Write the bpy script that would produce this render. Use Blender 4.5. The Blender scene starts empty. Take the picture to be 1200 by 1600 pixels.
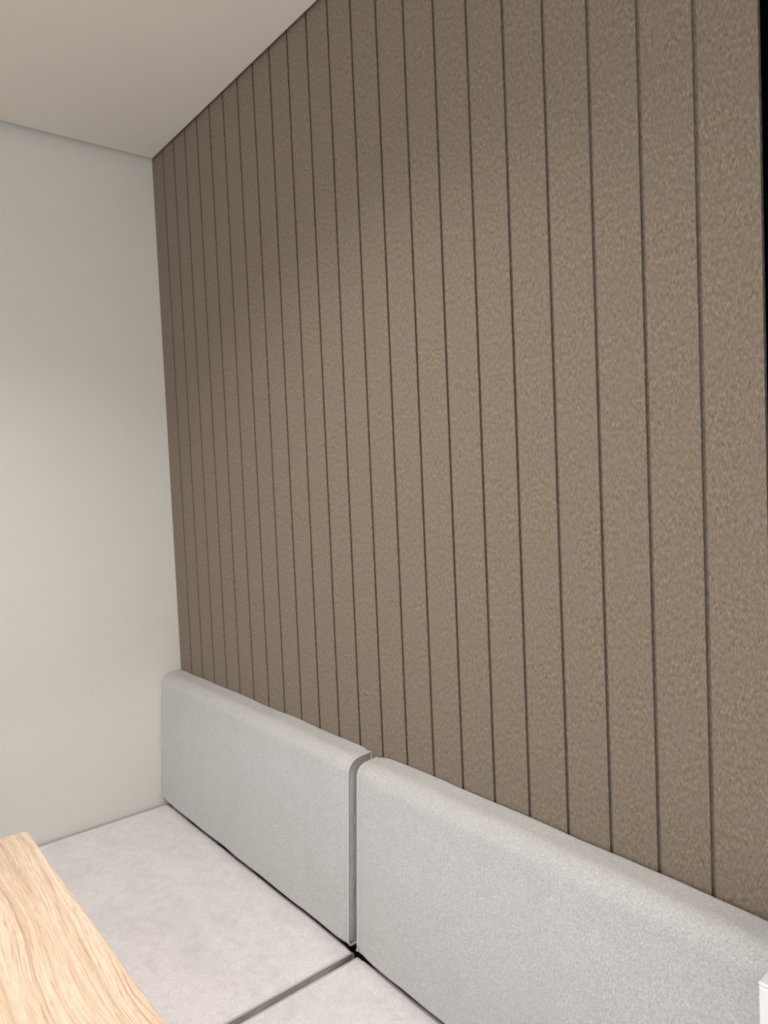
import bpy, math
from mathutils import Matrix, Vector, noise as mnoise

# ------------------------------------------------------------------ units
U = 0.07                      # one felt strip is 7 cm wide; layout below is in strips
scene = bpy.context.scene
C = scene.collection

# ------------------------------------------------------------------ camera
yaw, pitch, roll = -0.8859, -0.0463, -0.0437
fwd = Vector((math.sin(yaw)*math.cos(pitch), math.cos(yaw)*math.cos(pitch), math.sin(pitch)))
r0 = Vector((math.cos(yaw), -math.sin(yaw), 0)); u0 = r0.cross(fwd)
right = math.cos(roll)*r0 + math.sin(roll)*u0
up = -math.sin(roll)*r0 + math.cos(roll)*u0
cam_d = bpy.data.cameras.new('camera'); cam = bpy.data.objects.new('camera', cam_d); C.objects.link(cam)
M = Matrix.Identity(4)
for i in range(3):
    M[i][0], M[i][1], M[i][2] = right[i], up[i], -fwd[i]
M.translation = Vector((28.0089*U, -11.821*U, 1.33405))
cam.matrix_world = M
cam_d.sensor_fit = 'VERTICAL'; cam_d.sensor_height = 36.0; cam_d.lens = 36.0*1128.1/1600
cam_d.clip_start = 0.02
scene.camera = cam

# ------------------------------------------------------------------ world and light
world = bpy.data.worlds.new('daylight'); scene.world = world; world.use_nodes = True
bg = world.node_tree.nodes['Background']
bg.inputs['Color'].default_value = (0.95, 0.975, 1.0, 1); bg.inputs['Strength'].default_value = 2.15
LAMP, LAMP_W, LAMP_C, LAMP_S = (15.0, -11.0), 8.9, (1.0, .93, .885), math.radians(126)
vs = scene.view_settings
vs.view_transform = 'Standard'; vs.look = 'None'; vs.gamma = 1.0; vs.use_curve_mapping = False
vs.exposure = 0.0

# ------------------------------------------------------------------ helpers
def obj(name, verts, faces, mat, parent=None, smooth=False, loc=(0, 0, 0), scale=True):
    """verts in strips (scaled to metres), already local to loc"""
    k = U if scale else 1.0
    me = bpy.data.meshes.new(name)
    me.from_pydata([(v[0]*k, v[1]*k, v[2]*k) for v in verts], [], faces)
    me.update()
    if smooth:
        me.polygons.foreach_set('use_smooth', [True]*len(me.polygons))
    me.materials.append(mat)
    o = bpy.data.objects.new(name, me); C.objects.link(o)
    o.location = (loc[0]*k, loc[1]*k, loc[2]*k)
    if parent is not None: o.parent = parent
    return o

def empty(name, loc):
    o = bpy.data.objects.new(name, None); C.objects.link(o)
    o.location = (loc[0]*U, loc[1]*U, loc[2]*U); o.empty_display_size = .05
    return o

def tag(o, label=None, cat=None, group=None, kind=None):
    if label: o['label'] = label
    if cat: o['category'] = cat
    if group: o['group'] = group
    if kind: o['kind'] = kind
    return o

def box(x0, x1, y0, y1, z0, z1, b=0.0):
    """box; with b > 0 its twelve edges are chamfered"""
    if b <= 0:
        v = [(x, y, z) for x in (x0, x1) for y in (y0, y1) for z in (z0, z1)]
        f = [(0, 1, 3, 2), (4, 6, 7, 5), (0, 4, 5, 1), (2, 3, 7, 6), (0, 2, 6, 4), (1, 5, 7, 3)]
        return v, f
    import bmesh
    bm = bmesh.new()
    v, f = box(x0, x1, y0, y1, z0, z1)
    vv = [bm.verts.new(p) for p in v]
    for q in f: bm.faces.new([vv[i] for i in q])
    bmesh.ops.recalc_face_normals(bm, faces=bm.faces)
    bmesh.ops.bevel(bm, geom=list(bm.edges), offset=b, segments=3, profile=.5, affect='EDGES')
    bm.verts.index_update()
    V = [tuple(p.co) for p in bm.verts]; F = [tuple(p.index for p in fc.verts) for fc in bm.faces]
    bm.free()
    return V, F

def join(*parts):
    V, F = [], []
    for v, f in parts:
        n = len(V); V += list(v); F += [tuple(i+n for i in q) for q in f]
    return V, F

# ------------------------------------------------------------------ materials
class Mat:
    def __init__(self, name, rough=.8, spec=.3):
        self.m = bpy.data.materials.new(name); self.m.use_nodes = True
        self.t = self.m.node_tree; self.n = self.t.nodes; self.l = self.t.links
        self.b = self.n['Principled BSDF']
        self.b.inputs['Roughness'].default_value = rough
        self.b.inputs['Specular IOR Level'].default_value = spec
        self.co = self.n.new('ShaderNodeTexCoord').outputs['Object']
    def mapping(self, scale=(1, 1, 1), rot=(0, 0, 0), loc=(0, 0, 0), src=None):
        m = self.n.new('ShaderNodeMapping')
        m.inputs['Scale'].default_value = scale; m.inputs['Rotation'].default_value = rot
        m.inputs['Location'].default_value = loc
        self.l.new(src or self.co, m.inputs['Vector']); return m.outputs[0]
    def noise(self, vec, scale, detail=2, rough=.5, dist=0):
        t = self.n.new('ShaderNodeTexNoise')
        t.inputs['Scale'].default_value = scale; t.inputs['Detail'].default_value = detail
        t.inputs['Roughness'].default_value = rough; t.inputs['Distortion'].default_value = dist
        self.l.new(vec, t.inputs['Vector']); return t.outputs['Fac']
    def rng(self, v, a, b, c, d):
        t = self.n.new('ShaderNodeMapRange')
        for i, x in enumerate((a, b, c, d)): t.inputs[i+1].default_value = x
        self.l.new(v, t.inputs[0]); return t.outputs[0]
    def math(self, op, a, b=None):
        t = self.n.new('ShaderNodeMath'); t.operation = op
        for i, x in enumerate((a, b)):
            if x is None: continue
            if isinstance(x, (int, float)): t.inputs[i].default_value = x
            else: self.l.new(x, t.inputs[i])
        return t.outputs[0]
    def ramp(self, v, stops):
        t = self.n.new('ShaderNodeValToRGB'); e = t.color_ramp.elements
        while len(e) < len(stops): e.new(.5)
        for el, (p, c) in zip(e, stops): el.position = p; el.color = (*c, 1)
        self.l.new(v, t.inputs[0]); return t.outputs[0]
    def mix(self, f, a, b, mode='MIX'):
        t = self.n.new('ShaderNodeMix'); t.data_type = 'RGBA'; t.blend_type = mode
        for i, x in ((0, f), (6, a), (7, b)):
            if isinstance(x, (int, float)): t.inputs[i].default_value = x
            elif isinstance(x, tuple): t.inputs[i].default_value = (*x, 1)
            else: self.l.new(x, t.inputs[i])
        return t.outputs[2]
    def color(self, c):
        if isinstance(c, tuple): self.b.inputs['Base Color'].default_value = (*c, 1)
        else: self.l.new(c, self.b.inputs['Base Color'])
    def bump(self, h, strength, dist):
        t = self.n.new('ShaderNodeBump'); t.inputs['Strength'].default_value = strength
        t.inputs['Distance'].default_value = dist
        self.l.new(h, t.inputs['Height']); self.l.new(t.outputs[0], self.b.inputs['Normal'])

def make_felt():
    k = Mat('felt', .95, .12)
    geo = k.n.new('ShaderNodeNewGeometry').outputs['Position']
    a = k.noise(k.mapping((1, 1, .20), (0, .45, 0), src=geo), 760, 2, .6)
    b = k.noise(k.mapping((1, 1, .22), (0, -.8, 0), (3, 1, 2), src=geo), 820, 2, .6)
    c = k.noise(k.mapping((1, 1, .7), src=geo), 210, 3, .7)
    d = k.noise(geo, 22, 3, .6)
    fib = k.math('ADD', k.math('MULTIPLY', k.math('ADD', a, b), .34), k.math('MULTIPLY', c, .32))
    col = k.ramp(fib, [(.37, FELT_D), (.5, FELT_M), (.63, FELT_L)])
    col = k.mix(k.rng(d, .38, .62, 0, .40), col, FELT_G)
    k.color(col)
    k.b.inputs['Sheen Weight'].default_value = .12; k.b.inputs['Sheen Roughness'].default_value = .6
    k.bump(fib, .35, .0008)
    return k.m
FELT_D, FELT_M, FELT_L, FELT_G = (.108, .083, .058), (.204, .159, .116), (.350, .285, .220), (.196, .166, .130)

def make_fabric(name, base, nap, twill):
    k = Mat(name, .9, .15)
    a = k.noise(k.mapping((1, 1, .35), (.6, .75, .6)), 760, 1, .5)
    b = k.noise(k.mapping((.4, 1, 1), (.2, .1, .5), (2, 0, 1)), 800, 1, .5)
    c = k.noise(k.co, 420, 3, .7)
    weave = k.math('ADD', k.math('MULTIPLY', k.math('ADD', a, b), .35), k.math('MULTIPLY', c, .30))
    lo = tuple(x*(1-twill) for x in base); hi = tuple(min(1, x*(1+twill)) for x in base)
    col = k.ramp(weave, [(.36, lo), (.5, base), (.64, hi)])
    # brushed patches of the nap
    n1 = k.noise(k.mapping((1, 1.6, 1), (0, 0, .5)), 8, 5, .7, .5)
    n2 = k.noise(k.mapping((1, 1, 1), (0, 0, 0), (4, 7, 1)), 48, 4, .65, .4)
    patch = k.math('ADD', k.math('MULTIPLY', n1, .6), k.math('MULTIPLY', n2, .4))
    col = k.mix(k.rng(patch, .46, .66, 0, nap), col, tuple(x*.80 for x in base))
    k.color(col)
    k.b.inputs['Sheen Weight'].default_value = .25; k.b.inputs['Sheen Roughness'].default_value = .5
    k.bump(weave, .55, .0012)
    return k.m

def make_wood():
    k = Mat('oak', .42, .4)
    warp = k.noise(k.mapping((1.0, 4, 1)), 2.0, 2, .45)
    sep = k.n.new('ShaderNodeSeparateXYZ'); k.l.new(k.co, sep.inputs[0])
    yy = k.math('ADD', sep.outputs['Y'], k.math('MULTIPLY', k.math('SUBTRACT', warp, .5), .075))
    comb = k.n.new('ShaderNodeCombineXYZ')
    k.l.new(sep.outputs['X'], comb.inputs['X']); k.l.new(yy, comb.inputs['Y'])
    v = comb.outputs[0]
    rings = k.noise(k.mapping((.8, 60, 1), src=v), 1.8, 3, .6)
    fine = k.noise(k.mapping((2.6, 150, 1), (0, 0, 0), (1, 2, 0), src=v), 2.4, 3, .75)
    pore = k.noise(k.mapping((14, 420, 1), src=v), 2, 2, .6)
    broad = k.noise(k.mapping((.8, 9, 1), (0, 0, 0), (5, 3, 0), src=v), 1.5, 2, .5)
    g = k.math('ADD', k.math('MULTIPLY', rings, .45), k.math('MULTIPLY', fine, .55))
    col = k.ramp(g, [(.38, (.50, .335, .225)), (.46, (.72, .545, .395)), (.54, (.84, .675, .52)), (.63, (.92, .79, .645))])
    col = k.mix(k.rng(broad, .35, .65, 0, .35), col, (.68, .465, .31))
    col = k.mix(k.rng(pore, .32, .48, .65, 0), col, (.47, .31, .19))
    k.color(col)
    k.bump(k.math('ADD', g, k.math('MULTIPLY', pore, .5)), .35, .0010)
    return k.m

def make_plain(name, col, rough, spec=.3, tex=0.0, scale=250, amp=.03):
    k = Mat(name, rough, spec)
    n = k.noise(k.co, 3.0, 2)
    k.color(k.mix(k.rng(n, .3, .7, 0, 1), tuple(x*(1-amp) for x in col), tuple(min(1, x*(1+amp)) for x in col)))
    if tex: k.bump(k.noise(k.co, scale, 2), tex, .0006)
    return k.m

felt = make_felt()
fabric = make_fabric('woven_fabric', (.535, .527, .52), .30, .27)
fabric_seat_lit = make_fabric('brushed_fabric_lit', (.86, .83, .845), .75, .26)  # same cloth as the backrests, base made paler to carry light from above
thread = make_plain('piping_fabric', (.60, .575, .56), .9, .1, .3, 900)
wood = make_wood()
white_wall = make_plain('white_wall_paint', (.73, .71, .665), .75, .2, .15, 260, .012)
white_ceiling = make_plain('white_ceiling_paint', (.78, .74, .68), .75, .2, .1, 260, .012)
white_metal = make_plain('white_powder_coat', (.86, .87, .88), .4, .4)
black = make_plain('black_frame', (.0008, .0010, .0014), .8, .0)
dark_void = make_plain('dark_board_shade', (.05, .045, .04), .9, .1)
carpet = make_plain('carpet', (.30, .27, .245), .95, .1, .5, 400, .15)
steel = make_plain('table_steel', (.75, .75, .74), .4, .4)

# ------------------------------------------------------------------ the setting
ZC = 2.2358/U                      # ceiling height in strips
YO = -24.0                         # opposite wall
XE = 23.045                        # where the felt wall ends
XR = 42.0                         # far side wall behind the camera
tag(obj('floor', *box(-3, XR+2, YO-2, 2.2, -1.5, 0), carpet), kind='structure')
tag(obj('wall_left', *box(-2, 0, YO-2, 2.2, 0, ZC+2.5), white_wall), kind='structure')
# opposite wall with a wide window behind the camera
OZ0, OZ1, OX0, OX1 = 7.0, 29.5, 10.0, 41.0
tag(obj('wall_opposite', *join(box(0, XR+2, YO-2, YO, 0, OZ0), box(0, XR+2, YO-2, YO, OZ1, ZC+2.5),
        box(0, OX0, YO-2, YO, OZ0, OZ1), box(OX1, XR+2, YO-2, YO, OZ0, OZ1)), white_wall), kind='structure')
w2 = tag(obj('window_2', *join(box(OX0, OX1, YO-1.4, YO-.8, OZ0, OZ0+.5), box(OX0, OX1, YO-1.4, YO-.8, OZ1-.5, OZ1)), white_metal), kind='structure')
for i in range(4):
    x = OX0 + (OX1-OX0-.5)*i/3
    obj('mullion', *box(x, x+.5, YO-1.4, YO-.8, OZ0+.5, OZ1-.5, .03), white_metal, w2)
# far side of the room: a band of window above a low sill wall
WZ0, WZ1 = 4.0, 21.5
tag(obj('wall_right', *join(box(XR, XR+2, YO, .04, 0, WZ0), box(XR, XR+2, YO, .04, WZ1, ZC)), white_wall), kind='structure')
win = tag(obj('window_1', *join(box(XR+.6, XR+1.2, YO, .04, WZ0, WZ0+.5), box(XR+.6, XR+1.2, YO, .04, WZ1-.5, WZ1)), white_metal), kind='structure')
for i in range(4):
    y = YO + (.04-YO-.5)*i/3
    obj('mullion', *box(XR+.6, XR+1.2, y, y+.5, WZ0+.5, WZ1-.5, .03), white_metal, win)
tag(obj('ceiling', *box(.30, XR+2, YO, -.10, ZC, ZC+.9, .02), white_ceiling), kind='structure')
tag(obj('trim_1', *box(0, XR, YO, 0.06, ZC+1.0, ZC+2.5), dark_void), kind='structure')
tag(obj('wall_side', *box(XE+3.42, XR+2, .04, 2.2, 0, ZC+1.0), white_wall), kind='structure')
wb = tag(obj('wall_back', *box(0, XE+3.4, .068, 2.2, 0, ZC+1.0), felt), kind='structure')

def strip_mesh(w, first=False, last=False):
    g, l = .038, .012
    a0 = 0 if first else g; a1 = w if last else w-g
    lip = [(0, .0), (.006, .0)]
    def side(a, s):
        # from the groove bottom up over the rounded lip to the face
        return [(a + s*.020, .068), (a + s*.002, l*1.3), (a + s*l*.25, l*.3), (a + s*l, 0)]
    sec = side(a0, 1) + side(a1, -1)[::-1]
    n = len(sec); V = [(x, y, 0) for x, y in sec] + [(x, y, ZC+.5) for x, y in sec]
    F = [(i, i+1, n+i+1, n+i) for i in range(n-1)] + [tuple(range(n-1, -1, -1)), tuple(range(n, 2*n))]
    return V, F
me_mid = None
for i in range(23):
    x0 = 0 if i == 0 else i+.045; x1 = i+1.045
    w = x1-x0
    if 0 < i < 22 and me_mid is not None:
        o = bpy.data.objects.new('felt_strip', me_mid); C.objects.link(o); o.location = (x0*U, 0, 0); o.parent = wb
        continue
    o = obj('felt_strip', *strip_mesh(w, i == 0, i == 22), felt, wb, loc=(x0, 0, 0))
    if i == 1: me_mid = o.data

# black frame of the open end, beside the felt
tag(obj('trim_2', *box(XE+.02, XE+3.4, .03, .067, 0, ZC+1.0), black), kind='structure')

# ------------------------------------------------------------------ cushions
def resample(pts, step):
    """closed polyline -> evenly spaced points"""
    P = [Vector(p) for p in pts]; out = []
    for i in range(len(P)):
        a, b = P[i], P[(i+1) % len(P)]
        n = max(1, int(round((b-a).length/step)))
        out += [a.lerp(b, j/n) for j in range(n)]
    return out

def round_poly(corners, seg=10):
    """corners: (y, z, radius) in order; returns a rounded closed polyline"""
    out = []; n = len(corners)
    for i, (y, z, r) in enumerate(corners):
        p = Vector((y, z)); a = Vector(corners[i-1][:2]); b = Vector(corners[(i+1) % n][:2])
        d1 = (a-p).normalized(); d2 = (b-p).normalized()
        half = d1.angle(d2)/2; t = r/math.tan(half)
        s, e = p+d1*t, p+d2*t
        c = p + (d1+d2).normalized()*(r/math.sin(half))
        for j in range(seg+1):
            q = s.lerp(e, j/seg); out.append(c + (q-c).normalized()*r)
    return out

def cushion(name, corners, width, loc, mat, label, cat, group, step, bulge, seed, soft=.05, crown=.0):
    """boxed cushion: one cover wrapped round the profile, a side panel and a piped seam at each end.
    profile in (y, z), local to loc; the cover runs along x from 0 to width"""
    root = tag(empty(name, loc), label, cat, group)
    prof = resample(round_poly(corners), step); n = len(prof)
    area = sum(prof[i].x*prof[(i+1) % n].y - prof[(i+1) % n].x*prof[i].y for i in range(n))
    nor = []
    for i in range(n):
        t = prof[(i+1) % n]-prof[i-1]; nn = Vector((t.y, -t.x)).normalized()
        nor.append(nn if area > 0 else -nn)
    ys = [p.x for p in prof]; zs = [p.y for p in prof]
    cy, cz = (min(ys)+max(ys))/2, (min(zs)+max(zs))/2
    near = [0, .02, .05, .08, .11, .13, .15, .17, .19, .22, .27, .34, .45, .6, .8]
    m = max(4, int((width-1.6)/.35))
    xs = near + [.8+(width-1.6)*j/m for j in range(1, m)] + [width-x for x in near[::-1]]
    V = []
    for x in xs:
        e = min(x, width-x)
        fall = 1-math.exp(-e/(.2+soft*1.6))
        d = -soft*(1-fall) + bulge*fall
        d -= .024*math.exp(-((e-.15)/.025)**2)           # topstitch pulls the cover in
        mid = math.sin(math.pi*min(1, max(0, x/width)))**.5
        for p, q in zip(prof, nor):
            w = .030*mnoise.noise(Vector((x*.55+seed, p.x*.8, p.y*.8))) + .012*mnoise.noise(Vector((x*2+seed, p.x*2.1, p.y*2.1)))
            puck = .010*mnoise.noise(Vector((seed, p.x*9, p.y*9)))*math.exp(-e/.15)
            # the middle of each face stands prouder than its corners
            fy = min(p.x-min(ys), max(ys)-p.x); fz = min(p.y-min(zs), max(zs)-p.y)
            cr = crown*mid*min(1, abs(fy if abs(q.y) > .7 else fz)/1.2) if (abs(q.y) > .7 or abs(q.x) > .7) else 0
            top = min(1, max(0, (p.y-(max(zs)-.3))/.2))
            if q.x > .7: k = 0                                   # back lies flat on the wall
            elif q.y < -.7: k = 0                                # underside lies flat
            else: k = d + cr + (w+puck)*fall
            V.append((x, p.x+q.x*k, p.y+(q.y*k if q.x <= .7 else d*top)))
    F = []
    for i in range(len(xs)-1):
        for j in range(n):
            a, b = i*n+j, i*n+(j+1) % n
            F.append((a, b, b+n, a+n))
    if area < 0: F = [f[::-1] for f in F]
    obj('cover', V, F, mat, root, True)
    for end in (0, 1):
        base = V[:n] if end == 0 else V[-n:]
        s = -1 if end == 0 else 1
        # side panel, set a little inside the seam and slightly domed and puckered
        R = [1, .975, .93, .86, .75, .55, .3]
        VV = []
        for k, r in enumerate(R):
            out = (-.06, -.05, -.012, .006, .012, .014, .015)[k]
            for (x, y, z) in base:
                yy, zz = cy+(y-cy)*r, cz+(z-cz)*r
                pk = .05*mnoise.noise(Vector((seed+end*5, yy*2.0, zz*5.5)))*(1-abs(2*r-1.3)/1.4)
                VV.append((x+s*(out+pk*.6), yy, zz))
        FF = []
        for k in range(len(R)-1):
            for j in range(n):
                a, b = k*n+j, k*n+(j+1) % n
                FF.append((a, b, b+n, a+n))
        FF.append(tuple((len(R)-1)*n+j for j in range(n)))
        obj('side_panel', VV, FF, mat, root, True)
        # piped seam: a thin roll round the end
        r = .034; K = 6; PV = []; PF = []
        for j, (x, y, z) in enumerate(base):
            q = nor[j]
            for t in range(K):
                an = 2*math.pi*t/K
                ox, oq = math.cos(an)*r, math.sin(an)*r - .008
                PV.append((x - s*.006 + ox, y+q.x*oq, z+q.y*oq))
        for j in range(n):
            for t in range(K):
                a, b = j*K+t, j*K+(t+1) % K
                c, d2 = ((j+1) % n)*K+(t+1) % K, ((j+1) % n)*K+t
                PF.append((a, b, c, d2))
        obj('piping', PV, PF, thread, root, True)
    return root

SZ = .45/U                         # seat height
# wedge profile of the backrest: thin at the rounded top, thicker at the foot
back_prof = [(0, .175, .05), (-1.10, .175, .14), (-.82, 5.16, .42), (0, 5.22, .06)]
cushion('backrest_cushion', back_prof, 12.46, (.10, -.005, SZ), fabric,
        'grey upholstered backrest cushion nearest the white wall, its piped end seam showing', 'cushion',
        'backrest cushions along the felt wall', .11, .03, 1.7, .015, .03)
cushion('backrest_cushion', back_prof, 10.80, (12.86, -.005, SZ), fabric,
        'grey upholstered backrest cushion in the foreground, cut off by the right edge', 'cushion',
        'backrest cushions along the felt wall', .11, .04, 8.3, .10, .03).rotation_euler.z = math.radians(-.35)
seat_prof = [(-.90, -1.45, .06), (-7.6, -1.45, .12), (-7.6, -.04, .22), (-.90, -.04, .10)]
cushion('seat_cushion', seat_prof, 12.40, (.12, 0, SZ), fabric_seat_lit,
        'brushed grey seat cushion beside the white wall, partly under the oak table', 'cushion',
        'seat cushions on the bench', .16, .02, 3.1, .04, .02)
cushion('seat_cushion', seat_prof, 10.80, (12.79, 0, SZ), fabric_seat_lit,
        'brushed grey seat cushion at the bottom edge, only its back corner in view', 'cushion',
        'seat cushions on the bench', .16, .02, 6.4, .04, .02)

# bench plinth under the seats
base = tag(empty('bench', (0, 0, 0)), 'low plinth carrying the grey seat cushions along the felt wall', 'bench')
zb = SZ-1.48
obj('deck', *box(.02, 23.6, -7.5, -.005, zb-.3, zb, .02), dark_void, base)  # deck coloured dark to put shade into the gap behind the seats
obj('front_panel', *box(.02, 23.6, -7.3, -7.05, 1.0, zb-.3), white_metal, base)
obj('toe_kick', *box(.02, 23.6, -6.8, -6.6, 0, 1.0), dark_void, base)
for x in (.02, 12.5, 23.3):
    obj('support', *box(x, x+.3, -7.05, -.005, 0, zb-.3), white_metal, base)

# white end panel at the right edge
ep = tag(empty('bench_end_panel', (23.87, 0, 0)), 'bright white end panel at the right edge in front of the backrest', 'panel')
obj('panel', *box(0, 1.0, -2.5, .03, 0, 12.26, .03), white_metal, ep)
obj('top_cap', *box(0, 1.0, -2.5, .03, 12.262, 12.31, .02), white_metal, ep)

# ------------------------------------------------------------------ ceiling lamp (above the table, out of the picture)
lp = tag(empty('ceiling_lamp', (LAMP[0], LAMP[1], ZC)), 'round recessed ceiling lamp above the oak table', 'lamp')
def ring(r0, r1, z0, z1, seg=48):
    V, F = [], []
    for i in range(seg):
        c, s_ = math.cos(2*math.pi*i/seg), math.sin(2*math.pi*i/seg)
        V += [(r0*c, r0*s_, z0), (r1*c, r1*s_, z0), (r1*c, r1*s_, z1), (r0*c, r0*s_, z1)]
    for i in range(seg):
        j = (i+1) % seg
        for k in range(4):
            F.append((i*4+k, j*4+k, j*4+(k+1) % 4, i*4+(k+1) % 4))
    return V, F
obj('rim', *ring(2.6, 2.95, -.14, -.005), white_metal, lp)
obj('diffuser', *ring(.02, 2.6, -.05, -.01), white_metal, lp)
ld = bpy.data.lights.new('lamp_light', 'AREA'); ld.shape = 'DISK'; ld.size = 5.0*U
ld.energy = LAMP_W; ld.color = LAMP_C; ld.spread = LAMP_S
lo = bpy.data.objects.new('lamp_light', ld); C.objects.link(lo); lo.location = (0, 0, -.08*U); lo.parent = lp

# ------------------------------------------------------------------ table
zt = .74/U
tx0, tx1, ty1, ty0 = 8.2, 26.0, -7.76, -16.4
tb = tag(empty('dining_table', ((tx0+tx1)/2, (ty0+ty1)/2, 0)), 'light oak table top jutting in at the lower left corner', 'table')
hx, hy = (tx1-tx0)/2, (ty1-ty0)/2
def slab(hx, hy, z0, z1, r, b, seg=6):
    def ring(ins, z):
        out = []
        for cx, cy, a0 in ((hx-r, hy-r, 0), (-hx+r, hy-r, 90), (-hx+r, -hy+r, 180), (hx-r, -hy+r, 270)):
            for j in range(seg+1):
                a = math.radians(a0+90*j/seg)
                out.append((cx+(r-ins)*math.cos(a), cy+(r-ins)*math.sin(a), z))
        return out
    rings = [ring(b, z0), ring(0, z0+b), ring(0, z1-b), ring(b*.3, z1-b*.3), ring(b, z1)]
    n = len(rings[0]); V = [p for rr in rings for p in rr]; F = []
    for k in range(len(rings)-1):
        for j in range(n):
            a, c = k*n+j, k*n+(j+1) % n
            F.append((a, c, c+n, a+n))
    F.append(tuple(range(n-1, -1, -1))); F.append(tuple((len(rings)-1)*n+j for j in range(n)))
    return V, F
obj('table_top', *slab(hx, hy, zt-.4, zt, .12, .03), wood, tb)
def cyl(r, z0, z1, seg=40):
    V = [(r*math.cos(2*math.pi*i/seg), r*math.sin(2*math.pi*i/seg), z) for z in (z0, z1) for i in range(seg)]
    F = [(i, (i+1) % seg, seg+(i+1) % seg, seg+i) for i in range(seg)] + [tuple(range(seg-1, -1, -1)), tuple(range(seg, 2*seg))]
    return V, F
obj('column', *cyl(.6, .2, zt-.55), steel, tb)
obj('base_plate', *slab(4.5, 3.2, 0, .2, .4, .03), steel, tb)
obj('mounting_plate', *slab(3, 2.2, zt-.55, zt-.4, .2, .03), steel, tb)
